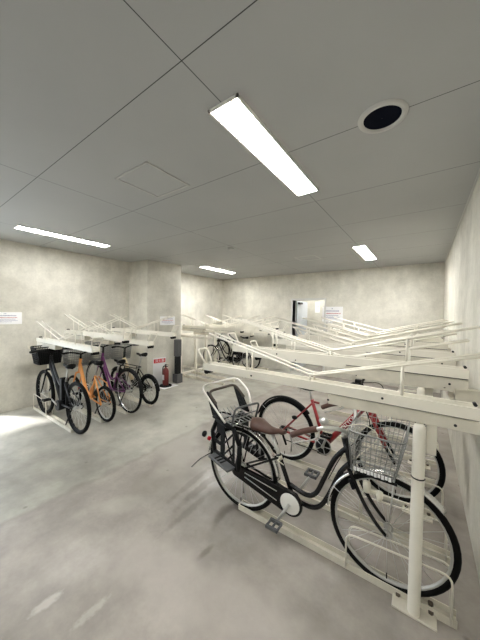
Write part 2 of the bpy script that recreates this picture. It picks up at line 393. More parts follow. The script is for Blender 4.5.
# ------------------------------------------------------------------ racks
def make_tray(label, group):
    """local x from the user's end (0) to the wall end (1.79); z = 0 is the tray top"""
    t = thing('upper_tray', label, 'bike rack tray', (0, 0, 0), 0, group)
    w, h, k = .05, .058, .006
    G().extx([(-w, -h), (w, -h), (w, 0), (w - k * 2, 0), (w - k * 2, -.004), (w - k * 2 - .002, -h + k * 2), (-w + k * 2 + .002, -h + k * 2), (-w + k * 2, -.004), (-w + k * 2, 0), (-w, 0)], 0, 1.79).obj('channel', M['ivory'], t)
    G().extx([(-w + .006, -h - .068), (w - .006, -h - .068), (w - .006, -h - .008), (-w + .006, -h - .008)], 1.08, 1.79).obj('slide_rail', M['ivory_old'], t)
    G().extx([(-w + .02, -h - .01), (w - .02, -h - .01), (w - .02, -h), (-w + .02, -h)], 1.08, 1.79).obj('slide_gap', M['dgrey'], t)
    for s in (-1, 1):
        y = s * .038
        gr = G().tube(fillet([(.06, y, .26), (.945, y, .04), (.985, y, .04), (1.83, y, .26)], .012), .0075).obj('guide_rod', M['ivory'], t)
        for px, pz in ((.45, .160), (.955, .045), (1.47, .165)):
            G().cyl((px, y, -.01), (px, y, pz), .007, 8).obj('rod_post', M['ivory'], gr)
    G().tube(fillet([(.03, -.04, -.02), (-.055, -.062, .115), (-.055, .062, .115), (.03, .04, -.02)], .025), .008).obj('pull_handle', M['ivory'], t)
    G().cyl((.025, -.040, -.072), (.025, .040, -.072), .022, 16).box(.0, .03, -.036, .036, -.07, -.055).obj('end_roller', M['rubber'], t)
    g = G()
    for px, pz in ((.5, -.035), (1.08, -.1), (1.38, -.03), (1.7, -.10)):
        g.cyl((px, -w - .004, pz), (px, -w, pz), .007, 8)
    g.obj('rivets', M['dgrey'], t)
    g = G(); g.cyl((1.775, -.02, .008), (1.775, .02, .008), .008, 12); g.obj('end_stop', M['dgrey'], t)
    return t

def make_floor_rail(label, group):
    """local x from the user's end (0) to the wall end (1.36)"""
    t = thing('floor_rail', label, 'bike rack rail', (0, 0, 0), 0, group)
    w = .034
    G().extx([(-w, .0), (w, .0), (w, .042), (w - .006, .042), (w - .007, .01), (-w + .007, .01), (-w + .006, .042), (-w, .042)], 0, 1.37).obj('channel', M['ivory_old'], t)
    for s in (-1, 1):
        y = s * (w + .006)
        G().tube(fillet([(.83, y, .02), (.83, y, .235), (1.345, y, .268), (1.345, y, .02)], .05), .0055).obj('wheel_guard', M['ivory'], t)
    G().box(-.004, .004, -w + .004, w - .004, 0, .04).obj('end_plate', M['ivory_old'], t)
    return t

def make_post(label, group):
    t = thing('rack_post', label, 'rack post', (0, 0, 0), 0, group)
    G().revolve([(.029, .012), (.029, 1.0), (.026, 1.018), (.018, 1.028), (.001, 1.03)], (0, 0, 0), 24, 'z').obj('pole', M['ivory'], t)
    G().box(-.10, .10, -.03, .12, 0, .012).obj('base_plate', M['ivory_old'], t, bevel=.002)
    for x in (-.075, .075):
        for y in (.045, .095): G().cyl((x, y, .012), (x, y, .026), .013, 6).obj('bolt', M['bolt'], t)
    G().revolve([(.0295, -.004), (.033, 0), (.0295, .004)], (0, 0, .745), 20, 'z').obj('wire_tie', M['dgrey'], t)
    G().box(.03, .075, .05, .10, .86, 1.02).obj('hanging_bracket', M['ivory'], t)
    return t

def spread(maker, spots, labels, group):
    proto = None
    for (x, y, z, rz), lb in zip(spots, labels):
        if proto is None: o = proto = maker(lb, group)
        else: o = dup(proto); o['label'] = lb
        o.location = (x, y, z); o.rotation_euler = (0, 0, rz)

ZA, ZB = 1.157, 1.272
ordn = ['nearest', 'second nearest', 'third nearest', 'fourth nearest', 'fifth nearest', 'sixth nearest', 'seventh nearest', 'eighth nearest', 'ninth nearest', 'tenth nearest', 'farthest']
ys = [1.70 + .416 * i for i in range(11)]
lab = ['long ivory upper tray over the black step-through bicycle, nearest to the viewer']
lab += ['ivory upper bike tray on the right rack, %s counted from the viewer' % ordn[i] for i in range(1, 11)]
spread(make_tray, [(-1.56, y, ZA if i % 2 == 0 else ZB, 0) for i, y in enumerate(ys)], lab, 'upper trays of the right rack')
lab = ['ivory floor rail holding the black step-through bicycle', 'empty ivory floor rail between the black bicycle and the red bicycle', 'ivory floor rail holding the red bicycle']
lab += ['empty ivory floor rail on the right, %s counted from the viewer' % ordn[i] for i in range(3, 11)]
yr = [1.722 + .419 * i for i in range(11)]
spread(make_floor_rail, [(-1.19, y, 0, 0) for y in yr], lab, 'floor rails of the right rack')
lab = ['round ivory post in front of the black bicycle\'s front wheel'] + ['round ivory post under the right rack, %s counted from the viewer' % ordn[i] for i in range(1, 6)]
spread(make_post, [(-.004, 1.645 + .832 * i, 0, 0) for i in range(6)], lab, 'round posts of the right rack')

t = thing('wall_side_frame', 'ivory square-tube frame behind the right rack along the right wall', 'rack frame', (.20, 0, 0))
for i in range(6):
    y = 2.13 + .832 * i
    if i < 5: G().box(-.03, .11, y - .03, y + .03, .96, ZB - .13).obj('square_post', M['ivory_old'], t)
G().box(-.025, .025, 2.1, 5.5, .93, .98).obj('cross_beam', M['ivory_old'], t)

# left rack: same units, front ends towards the left wall
yl = [1.49, 1.88, 2.26, 2.67]
lab = ['ivory upper tray over the black electric bicycle on the left rack', 'ivory upper tray over the orange bicycle on the left rack',
       'ivory upper tray over the purple bicycle on the left rack', 'ivory upper tray nearest to the concrete column, under the small notice']
spread(make_tray, [(-3.16, y + .02, ZA + .01 if i % 2 == 0 else ZB, PI) for i, y in enumerate(yl)], lab, 'upper trays of the left rack')
lab = ['white floor rail holding the black electric bicycle', 'floor rail holding the orange bicycle', 'floor rail holding the purple bicycle', 'floor rail holding the small-wheeled black bicycle']
spread(make_floor_rail, [(-3.72, y, 0, PI) for y in yl], lab, 'floor rails of the left rack')
t = thing('wall_side_frame', 'ivory frame carrying the upper trays of the left rack, against the left wall', 'rack frame', (-5.12, 0, 0))
for y in (1.69, 2.47): G().box(-.025, .025, y - .025, y + .025, 0, 1.0).obj('square_post', M['ivory_old'], t)
G().box(-.025, .025, 1.40, 2.78, .98, 1.03).obj('cross_beam', M['ivory_old'], t)

# recess rack
yz = [4.42, 4.80, 5.20, 5.60, 6.00, 6.38]
lab = ['ivory upper tray in the recess, nearest to the column', 'second ivory upper tray in the recess from the column', 'third ivory upper tray in the recess from the column',
       'fourth ivory upper tray in the recess from the column', 'fifth ivory upper tray in the recess from the column', 'ivory upper tray in the recess closest to the back wall']
spread(make_tray, [(-3.06, y, ZB if i % 2 == 0 else ZA, PI) for i, y in enumerate(yz)], lab, 'upper trays of the recess rack')
lab = [s.replace('upper tray', 'floor rail') for s in lab]
spread(make_floor_rail, [(-3.55, y, 0, PI) for y in yz], lab, 'floor rails of the recess rack')
for o in COL.objects:
    if o.get('label', '').startswith('fifth ivory floor rail'): o.rotation_euler = (0, -.09, PI)
t = thing('wall_side_frame', 'ivory post-and-beam frame of the rack in the recess beyond the column', 'rack frame', (-5.0, 0, 0))
for y in (4.46, 5.0, 5.4, 5.8, 6.2): G().box(-.03, .03, y - .03, y + .03, 0, 1.14).obj('square_post', M['ivory'], t)
G().box(-.03, .03, 4.40, 6.45, 1.00, 1.05).obj('cross_beam', M['ivory'], t)
G().box(-.03, .03, 4.40, 6.45, 0, .05).obj('foot_beam', M['ivory'], t)
G().box(0, 1.1, 4.42 - .03, 4.42 + .03, .98, 1.03).obj('cross_beam', M['ivory'], t)

# ------------------------------------------------------------------ bicycles
def wheel(root, name, cx, R, tr, rim_m, spokes=28, hub_r=.016):
    c = (cx, 0, R)
    rr = R - tr * 1.7
    w = G().revolve([(rr + .006, -.012), (rr - .010, -.010), (rr - .014, 0), (rr - .010, .010), (rr + .006, .012), (rr + .006, -.012)], c, 48).obj(name, rim_m, root)
    prof = [(R - tr + tr * math.cos(a), tr * math.sin(a)) for a in [2 * PI * k / 10 for k in range(11)]]
    G().revolve(prof, c, 48).obj('tyre', M['rubber'], w)
    g = G()
    for i in range(spokes):
        a = 2 * PI * i / spokes; s = 1 if i % 2 else -1; d = .38 * (1 if (i // 2) % 2 else -1)
        p = Vector((cx + math.cos(a + d) * hub_r * 1.3, s * .028, R + math.sin(a + d) * hub_r * 1.3))
        q = Vector((cx + math.cos(a) * (rr - .012), 0, R + math.sin(a) * (rr - .012)))
        g.tube([p, q], .0013, 4)
    g.obj('spokes', M['steel'], w)
    G().cyl((cx, -.05, R), (cx, .05, R), hub_r, 12).cyl((cx, -.065, R), (cx, .065, R), .006, 8).cyl((cx, -.032, R), (cx, -.026, R), hub_r * 1.7, 14).cyl((cx, .026, R), (cx, .032, R), hub_r * 1.7, 14).obj('hub', M['alu'], w)
    g = G(); g.tube([(cx, 0, R - rr + .012), (cx, 0, R - rr + .045)], .0035, 6); g.obj('valve', M['plastic'], w)
    return w

def mudguard(root, cx, R, a0, a1, m, name='mudguard'):
    prof = [(R + .006, -.026), (R + .016, -.020), (R + .022, -.008), (R + .022, .008), (R + .016, .020), (R + .006, .026)]
    o = G().revolve(prof, (cx, 0, R), 30, 'y', math.radians(a0), math.radians(a1)).obj(name, m, root)
    md = o.modifiers.new('thickness', 'SOLIDIFY'); md.thickness = .002
    a = math.radians((a0 + a1) / 2 + (a1 - a0) * .32)
    for s in (-1, 1):
        G().tube([(cx, s * .05, R), (cx + math.cos(a) * (R + .01), s * .026, R + math.sin(a) * (R + .01))], .002, 5).obj('mudguard_stay', M['steel'], o)
    return o

def saddle(root, x0, x1, z, m, wide=.085):
    g = G(); n = 12; k = 14; rings = []
    for i in range(n + 1):
        t = i / n; x = x0 + (x1 - x0) * t
        hw = wide * (1 - .82 * min(1, (t * 1.25)) ** .9) if t < .8 else wide * .2
        hw = max(hw, .018) * (math.sin(min(1, (t + .02) * 5) * PI / 2)) * (1 if t < .93 else .75)
        zz = z + .018 * math.cos(t * PI * 1.6) - (.012 if t > .9 else 0); th = .072 * (1 - .6 * t)
        row = []
        for j in range(k):
            a = 2 * PI * j / k; sy = math.cos(a); sz = math.sin(a)
            row.append(g.bm.verts.new((x, hw * math.copysign(abs(sy) ** .8, sy), zz - th / 2 + th / 2 * math.copysign(abs(sz) ** .8, sz))))
        rings.append(row)
    for i in range(n):
        for j in range(k):
            f = g.bm.faces.new((rings[i][j], rings[i][(j + 1) % k], rings[i + 1][(j + 1) % k], rings[i + 1][j])); f.smooth = True
    g.bm.faces.new(rings[0][::-1]); g.bm.faces.new(rings[-1])
    o = g.obj('saddle', m, root)
    g = G(); xm = x0 + (x1 - x0) * .42
    for s in (-1, 1): g.tube(smooth_path([(x0 + .04, s * .04, z - .04), (xm, s * .022, z - .07), (x1 - .03, s * .008, z - .03)]), .0035, 6)
    for s in (-1, 1):
        g.tube([(x0 + .05 + .004 * math.sin(q * 1.2), s * .045 + .012 * math.cos(q * 1.2), z - .04 - q * .0025) for q in range(18)], .003, 5)
    g.obj('saddle_rails', M['steel'], o); return o

def basket(root, x0, x1, w0, w1, z0, z1, m, wire=.0018, nx=9, nz=7, flare=.03, solid=False):
    """open wire basket; x0..x1 at the top, floor is smaller by flare"""
    def ring(t):
        e = flare * (1 - t); w = w0 + (w1 - w0) * t; z = z0 + (z1 - z0) * t
        return fillet([(x0 + e * .3, -w * .5, z), (x0 + e * .3, -w, z), (x1 - e, -w, z), (x1 - e, w, z), (x0 + e * .3, w, z), (x0 + e * .3, -w * .5, z)], .05, 4)
    b = G()
    for i in range(nz):
        t = i / (nz - 1); b.tube(ring(t)[:-1], wire * (2.4 if i == nz - 1 else 1), 5, closed=True)
    o = b.obj('basket', m, root)
    g = G()
    for s in (-1, 1):
        for i in range(nx + 1):
            u = i / nx
            def P(t, u=u, s=s):
                e = flare * (1 - t); w = w0 + (w1 - w0) * t
                return (x0 + e * .3 + (x1 - e - x0 - e * .3) * (.04 + .92 * u), s * w, z0 + (z1 - z0) * t)
            g.tube([P(0), P(1)], wire, 4)
    for fr in (0, 1):
        for i in range(nx + 2):
            u = -.92 + 1.84 * i / (nx + 1)
            def P(t):
                e = flare * (1 - t); w = w0 + (w1 - w0) * t
                return ((x1 - e) if fr else (x0 + e * .3), u * w, z0 + (z1 - z0) * t)
            g.tube([P(0), P(1)], wire, 4)
    for i in range(nx):
        u = -.92 + 1.84 * i / (nx - 1); g.tube([(x0 + .01, u * w0, z0), (x1 - flare, u * w0, z0)], wire, 4)
    for i in range(5):
        x = x0 + .02 + (x1 - flare - x0 - .03) * i / 4; g.tube([(x, -w0, z0), (x, w0, z0)], wire, 4)
    g.obj('basket_mesh', m, o)
    if solid:
        q = G(); e = .006
        q.box(x0 + .02, x1 - .03, -w0 + .01, w0 - .01, z0, z0 + .003)
        q.box(x0 + .012, x0 + .014, -w0 + .01, w0 - .01, z0, z1 - .05); q.box(x1 - .03, x1 - .028, -w0 + .01, w0 - .01, z0, z1 - .05)
        q.box(x0 + .02, x1 - .03, -w0 - .002, -w0, z0, z1 - .05); q.box(x0 + .02, x1 - .03, w0, w0 + .002, z0, z1 - .05)
        q.obj('basket_liner', m, o)
    return o

def crankset(root, bb, ang, ring_r, m_ring, L=.165, pedal_m=None):
    bx, bz = bb; c = G()
    if ring_r:
        c.revolve([(ring_r - .014, -.054), (ring_r, -.054), (ring_r, -.049), (ring_r - .014, -.049), (ring_r - .014, -.054)], (bx, 0, bz), 32)
        for k in range(5):
            a = ang + 2 * PI * k / 5; c.tube([(bx, -.052, bz), (bx + math.cos(a) * (ring_r - .008), -.052, bz + math.sin(a) * (ring_r - .008))], .007, 6)
    c.cyl((bx, -.07, bz), (bx, .07, bz), .017, 12)
    o = c.obj('crankset', m_ring, root)
    for s in (-1, 1):
        a = ang if s < 0 else ang + PI
        e = Vector((bx + math.cos(a) * L, s * .085, bz + math.sin(a) * L))
        G().tube([(bx, s * .068, bz), tuple(e)], [.012, .009], 8).obj('crank_arm', M['alu'], o)
        p = G(); p.box(e.x - .045, e.x + .045, e.y + s * .012, e.y + s * .03, e.z - .010, e.z + .010)
        p.box(e.x - .045, e.x + .045, e.y + s * .08, e.y + s * .098, e.z - .010, e.z + .010)
        p.box(e.x - .045, e.x - .035, e.y + min(s * .012, s * .098), e.y + max(s * .012, s * .098), e.z - .007, e.z + .007)
        p.box(e.x + .035, e.x + .045, e.y + min(s * .012, s * .098), e.y + max(s * .012, s * .098), e.z - .007, e.z + .007)
        p.cyl((e.x, e.y, e.z), (e.x, e.y + s * .095, e.z), .008, 8); p.obj('pedal', pedal_m or M['grey'], o)
    return o

def handlebar(root, half, grip, stem, m_bar, m_grip, lever=True, rb=.0115):
    """half: points of one side from the centre outwards; grip: points of the grip"""
    sm = smooth_path(half, 5)
    pts = [Vector((p.x, -p.y, p.z)) for p in reversed(sm)] + sm[1:]
    o = G().tube(pts, rb, 10).obj('handlebar', m_bar, root)
    G().tube(stem, .0135, 12).obj('stem', m_bar, root)
    for s in (-1, 1):
        gp = [(p[0], s * p[1], p[2]) for p in grip]
        G().tube(smooth_path(gp, 3), .017, 12).obj('grip', m_grip, o)
        if lever:
            a = Vector(gp[0]); b = Vector(gp[-1]); d = (b - a); f = Vector((0, 0, -1)); fw = Vector((.05, 0, -.025))
            if abs(d.y) < abs(d.x): fw = Vector((.0, s * .02, -.05))
            G().tube(smooth_path([a - d.normalized() * .02, a + fw * .9, a + fw + d * .3, a + fw * .9 + d * .9]), .0045, 6).obj('brake_lever', M['alu'], o)
    return o

def cable(pts, r=.003): return G().tube(smooth_path(pts, 6), r, 6)

def fork(root, crown, hub, m, bend=.03, r=.011, steer=None):
    g = G(); cx, cz = crown; hx, hz = hub
    g.cyl((cx, -.045, cz), (cx, .045, cz), .016, 10)
    for s in (-1, 1):
        g.tube(smooth_path([(cx, s * .045, cz), (cx + (hx - cx) * .5 - bend * .6, s * .05, cz + (hz - cz) * .5), (cx + (hx - cx) * .8 - bend * .4, s * .053, cz + (hz - cz) * .82), (hx, s * .055, hz)], 5), [r * 1.15, r * .75], 8)
    return g.obj('fork', m, root)

# ---- black step-through bicycle in front -----------------------------------
R = .332; WB = 1.05
b1 = thing('bicycle', 'black step-through bicycle with brown saddle, rear child seat and wire front basket', 'bicycle', (-1.19, 1.722, .002))
g = G()
for p in ([(.812, 0, .75), (.74, 0, .655), (.675, 0, .50), (.62, 0, .375), (.55, 0, .335), (.43, 0, .36)],
          [(.838, 0, .665), (.775, 0, .575), (.715, 0, .42), (.655, 0, .305), (.58, 0, .262), (.46, 0, .268)]):
    g.tube(smooth_path(p), .0155, 12)
g.tube([(.46, 0, .265), (.335, 0, .555)], .0155, 12); g.cyl((.797, 0, .81), (.846, 0, .632), .020, 14)
g.cyl((.46, -.036, .268), (.46, .036, .268), .023, 14)
for s in (-1, 1):
    g.tube(smooth_path([(.45, s * .03, .268), (.3, s * .05, .29), (0, s * .06, R)]), .0095, 8)
    g.tube([(.345, s * .018, .535), (0, s * .06, R)], .008, 8)
g.obj('frame', M['black'], b1)
G().tube([(.347, 0, .525), (.335, 0, .553), (.27, 0, .70)], .0128, 12).obj('seat_post', M['steel'], b1)
G().cyl((.352, 0, .515), (.340, 0, .54), .0195, 14).tube([(.35, -.02, .53), (.35, -.045, .53), (.40, -.05, .515)], .004, 6).obj('seat_clamp', M['cream'], b1)
fork(b1, (.84, .640), (WB, R), M['black'], .045, .0115)
wheel(b1, 'front_wheel', WB, R, .0185, M['alu']); wheel(b1, 'rear_wheel', 0, R, .0185, M['alu'])
mudguard(b1, WB, R, 42, 178, M['fender'], 'front_mudguard'); mudguard(b1, 0, R, 5, 176, M['fender'], 'rear_mudguard')
saddle(b1, .10, .39, .752, M['brown'], .115)
handlebar(b1, [(.795, 0, .845), (.825, .05, .858), (.835, .12, .90), (.81, .20, .94), (.75, .255, .95), (.69, .275, .932), (.57, .285, .872)],
          [(.71, .27, .940), (.63, .28, .908), (.56, .285, .868)], [(.805, 0, .79), (.79, 0, .835), (.80, 0, .85)], M['steel'], M['brown'])
crankset(b1, (.46, .268), math.radians(240), .0, M['steel'], .165, M['grey'])
# chain case on the right side
prof = []
for k in range(17):
    a = -PI / 2 + PI * k / 16; prof.append((.46 + .088 * math.cos(a), .268 + .088 * math.sin(a)))
for k in range(13):
    a = PI / 2 + PI * k / 12; prof.append((-.005 + .048 * math.cos(a), R + .048 * math.sin(a)))
cc = G().prism(prof, -.068, -.042).obj('chain_case', M['black'], b1, bevel=.006)
G().revolve([(.001, -.074), (.06, -.073), (.072, -.068)], (.46, 0, .268), 32).obj('chain_case_disc', M['white'], cc)
# slots of the chain case: raised ribs
G().tube([(.36, -.069, .318), (.08, -.069, .348)], .003, 6).tube([(.36, -.069, .25), (.08, -.069, .315)], .003, 6).obj('chain_case_ribs', M['alu'], cc)
G().tube([(.0, .07, R), (-.03, .085, .17), (-.035, .09, .05)], .007, 8).obj('kickstand', M['steel'], b1)
# basket, lamp and lock on the front
bk = basket(b1, .855, 1.135, .165, .20, .71, .945, M['wire'], .0019, 9, 8, .05)
rs = G()
for i in range(11): rs.box(.89 + .017 * i, .903 + .017 * i, -.178, -.174, .722 + .003 * (i % 2), .742)
rs.obj('reflective_strip', M['paper'], bk)
G().box(.90, 1.10, -.172, -.168, .708, .722).obj('basket_tray_edge', M['plastic'], bk)
G().tube([(.835, 0, .66), (.90, 0, .69), (1.05, 0, .697)], .008, 8).tube([(WB, -.06, R), (1.08, -.08, .695)], .003, 6).tube([(WB, .06, R), (1.08, .08, .695)], .003, 6).obj('basket_bracket', M['steel'], b1)
G().revolve([(.001, -.035), (.017, -.03), (.021, 0), (.02, .025), (.001, .032)], (.945, -.085, .60), 16, 'z').obj('front_lamp', M['cream'], b1)
G().revolve([(.001, -.035), (.014, -.033), (.018, -.012), (.018, .012), (.001, .02)], (1.01, -.075, .575), 14, 'z').box(.93, 1.02, -.085, -.065, .572, .584).obj('dynamo', M['cream'], b1)
G().tube([(.845, -.055, .59), (.87, -.06, .54)], .012, 8).obj('front_brake', M['plastic'], b1)
cable([(.80, -.12, .92), (.93, -.15, .98), (.99, -.05, .88), (.87, 0, .70), (.86, -.04, .60)]).obj('brake_cable', M['cream'], b1)
cable([(.72, .22, .93), (.86, .16, .99), (.93, .05, .88), (.80, .01, .72), (.70, .01, .50)]).obj('brake_cable', M['plastic'], b1)
G().revolve([(.001, 0), (.022, .004), (.028, .018), (.02, .03), (.001, .034)], (.735, -.235, .965), 16, 'z').obj('bell', M['alu'], b1)
# rear carrier with the child seat
g = G(); zc = .705
g.tube(fillet([(.31, -.03, .60), (.22, -.07, zc), (-.27, -.07, zc), (-.27, .07, zc), (.22, .07, zc), (.31, .03, .60)], .04), .007, 8)
for x in (-.15, 0, .12): g.cyl((x, -.07, zc), (x, .07, zc), .005, 6)
for s in (-1, 1): g.tube([(-.02, s * .065, R), (-.16, s * .07, zc)], .006, 8); g.tube([(-.02, s * .065, R), (.06, s * .07, zc)], .006, 8)
g.obj('rear_carrier', M['black'], b1)
cs = G().tube(fillet([(-.03, -.14, .72), (-.17, -.175, .84), (-.335, -.19, .955), (-.31, .19, .985), (-.13, .19, .90), (-.03, .15, .72)], .07, 6), .0085, 10).obj('child_seat', M['white'], b1)
G().tube(fillet([(.03, -.12, .71), (.075, -.12, .865), (.085, .12, .865), (.04, .12, .71)], .035, 5), .0085, 10).tube([(.055, -.12, .79), (.06, .12, .79)], .005, 8).obj('grab_bar', M['grey'], cs)
g = G()
for i in range(7): g.tube([(-.20, -.12 + .04 * i, .765), (-.12, -.12 + .04 * i, .722), (.05, -.11 + .037 * i, .718)], .004, 6)
for x in (-.12, -.04, .05): g.tube([(x, -.125, .722), (x, .125, .722)], .005, 6)
g.obj('seat_pan', M['wire'], cs)
cs.location = (-.015, .01, -.005); cs.rotation_euler = (0, 0, -.28)
G().tube(fillet([(-.15, -.150, .845), (-.275, -.150, .915), (-.285, .150, .93), (-.15, .150, .845)], .06, 5), .011, 10).obj('backrest_pad', M['dbrown'], cs)
for s in (-1, 1):
    g = G(); y = s * .148
    # side wing: outer band and slanting bars
    q = [(-.29, .905), (-.18, .865), (-.08, .735), (-.19, .735)]
    for i in range(4):
        a = q[i]; c = q[(i + 1) % 4]; g.tube([(a[0], y, a[1]), (c[0], y, c[1])], .009, 6)
    for i in range(5):
        u = (i + .5) / 5; a = Vector((-.29 + .10 * u, y, .905 - .17 * u)); c = Vector((-.18 + .10 * u, y, .865 - .13 * u))
        dd = (c - a); nn = Vector((0, 1, 0)); up = Vector((.008, 0, -.014))
        vs = [a - up, c - up, c + up, a + up]
        vv = [g.bm.verts.new(p + nn * .003) for p in vs] + [g.bm.verts.new(p - nn * .003) for p in vs]
        for f in ((0, 1, 2, 3), (7, 6, 5, 4), (0, 4, 5, 1), (1, 5, 6, 2), (2, 6, 7, 3), (3, 7, 4, 0)): g.bm.faces.new([vv[k] for k in f])
    g.obj('side_wing', M['plastic'], cs)
    # leg guard with slots and a foot rest
    g = G(); y = s * .125; x0, x1, z0, z1 = -.215, .14, .40, .70
    fp = [(-.165, .70), (.06, .70), (.14, .60), (.13, .41), (-.20, .42), (-.235, .58)]
    for i in range(6):
        a = Vector((fp[i][0], y, fp[i][1])); c = Vector((fp[(i + 1) % 6][0], y, fp[(i + 1) % 6][1])); g.tube([a, c], .019, 6)
    g.box(-.11, -.055, y - .004, y + .004, .41, .70); g.box(.055, .075, y - .004, y + .004, .41, .68)
    for x, z in ((-.06, .45), (-.06, .54), (-.02, .42)):
        g.tube([(x, y, z), (min(x + .17, .06), y, z + min(x + .17, .06) - x)], .008, 6)
    g.box(-.22, -.10, y - .004, y + .004, .50, .53); g.box(-.165, -.10, y - .004, y + .004, .60, .70)
    lg = g.obj('leg_guard', M['plastic'], cs)
    ya, yb = sorted((y, y + s * .085))
    g = G(); g.box(-.17, .10, ya, yb, .405, .423); g.obj('foot_rest', M['grey'], lg, bevel=.004)
    g = G()
    for i in range(3): g.box(-.10 + .04 * i, -.085 + .04 * i, ya + .015, yb - .01, .4225, .426)
    g.obj('foot_rest_slots', M['plastic'], lg)
G().cyl((-.20, -.165, .575), (-.215, -.165, .575), .016, 14).obj('tail_reflector', M['redglass'], b1)
G().revolve([(.001, -.02), (.022, -.015), (.025, .0), (.001, .012)], (-.235, -.185, .61), 16, 'x').obj('side_knob', M['plastic'], b1)
cable([(-.20, -.13, .45), (-.27, -.20, .40), (-.33, -.24, .33)], .004).obj('loose_strap', M['plastic'], b1)

# ---- red bicycle behind it ---------------------------------------------------
b2 = thing('bicycle', 'red bicycle with a thick lettered down tube, parked behind the black step-through bicycle', 'bicycle', (-1.20, 2.56, .018))
g = G(); bb = (.43, .29)
g.tube([(.43, 0, .29), (.292, 0, .71)], .0165, 12); g.tube([(.45, 0, .31), (.80, 0, .765)], .0275, 14)
g.cyl((.785, 0, .865), (.835, 0, .695), .022, 14); g.cyl((.43, -.036, .29), (.43, .036, .29), .026, 14)
g.tube([(.30, 0, .69), (.37, 0, .685)], .011, 10)
for s in (-1, 1):
    g.tube([(.43, s * .03, .29), (0, s * .06, R)], .0105, 8); g.tube([(.30, s * .018, .675), (0, s * .06, R)], .0085, 8)
fr = g.obj('frame', M['red'], b2)
dirv = Vector((.35, 0, .455)).normalized()
rot = Matrix((( dirv.x, -dirv.z, 0, 0), (0, 0, -1, 0), (dirv.z, dirv.x, 0, 0), (0, 0, 0, 1)))
text_part('lettering', 'CITYOM', .052, M['paper'], fr, Matrix.Translation(Vector((.655, -.0285, .575))) @ rot)
G().tube([(.292, 0, .70), (.265, 0, .80)], .013, 12).obj('seat_post', M['alu'], b2)
saddle(b2, .12, .40, .86, M['plastic'], .075)
g = G(); g.cyl((.838, -.06, .69), (.838, .06, .69), .018, 12)
for s in (-1, 1): g.tube([(.84, s * .058, .70), (.905, s * .058, .565), (.96, s * .058, .45)], .0165, 10)
fk = g.obj('fork', M['red'], b2)
for s in (-1, 1): G().tube([(.955, s * .058, .46), (1.035, s * .058, R)], .012, 10).obj('lower_fork', M['plastic'], fk)
wheel(b2, 'front_wheel', 1.04, R, .022, M['alu'], 28); wheel(b2, 'rear_wheel', 0, R, .022, M['alu'], 28)
crankset(b2, bb, math.radians(70), .082, M['alu'], .165, M['plastic'])
g = G(); g.revolve([(.001, -.058), (.07, -.056), (.07, -.045)], (.43, 0, .29), 28); g.obj('chainring_guard', M['plastic'], b2)
G().tube([(.43, -.052, .355), (0, -.045, R + .04)], .004, 5).tube([(.43, -.052, .225), (.03, -.045, R - .10), (0, -.045, R - .04)], .004, 5).obj('chain', M['dgrey'], b2)
G().revolve([(.015, -.05), (.045, -.045), (.045, -.035), (.015, -.03)], (0, 0, R), 20).obj('cassette', M['dgrey'], b2)
G().tube([(0, -.07, R - .01), (.02, -.075, R - .06), (.045, -.06, R - .14)], .011, 8).obj('derailleur', M['plastic'], b2)
handlebar(b2, [(.745, 0, .955), (.75, .10, .965), (.74, .20, .985), (.70, .30, .985)], [(.725, .20, .985), (.70, .31, .985)], [(.787, 0, .85), (.775, 0, .90), (.745, 0, .955)], M['plastic'], M['plastic'])
G().box(.725, .775, -.16, -.12, .975, 1.015).obj('shifter', M['plastic'], b2)
G().tube([(.0, .07, R), (.03, .12, .15), (.02, .13, .03)], .008, 8).obj('kickstand', M['alu'], b2)
cable([(.74, -.12, .98), (.90, -.10, 1.0), (.93, -.02, .90), (.86, -.02, .75)]).obj('brake_cable', M['plastic'], b2)
G().revolve([(.001, 0), (.026, .01), (.030, .03), (.001, .04)], (.13, -.05, .48), 14, 'z').obj('rear_brake', M['plastic'], b2)
mg = mudguard(b2, 0, R, 40, 165, M['plastic'], 'rear_mudguard')

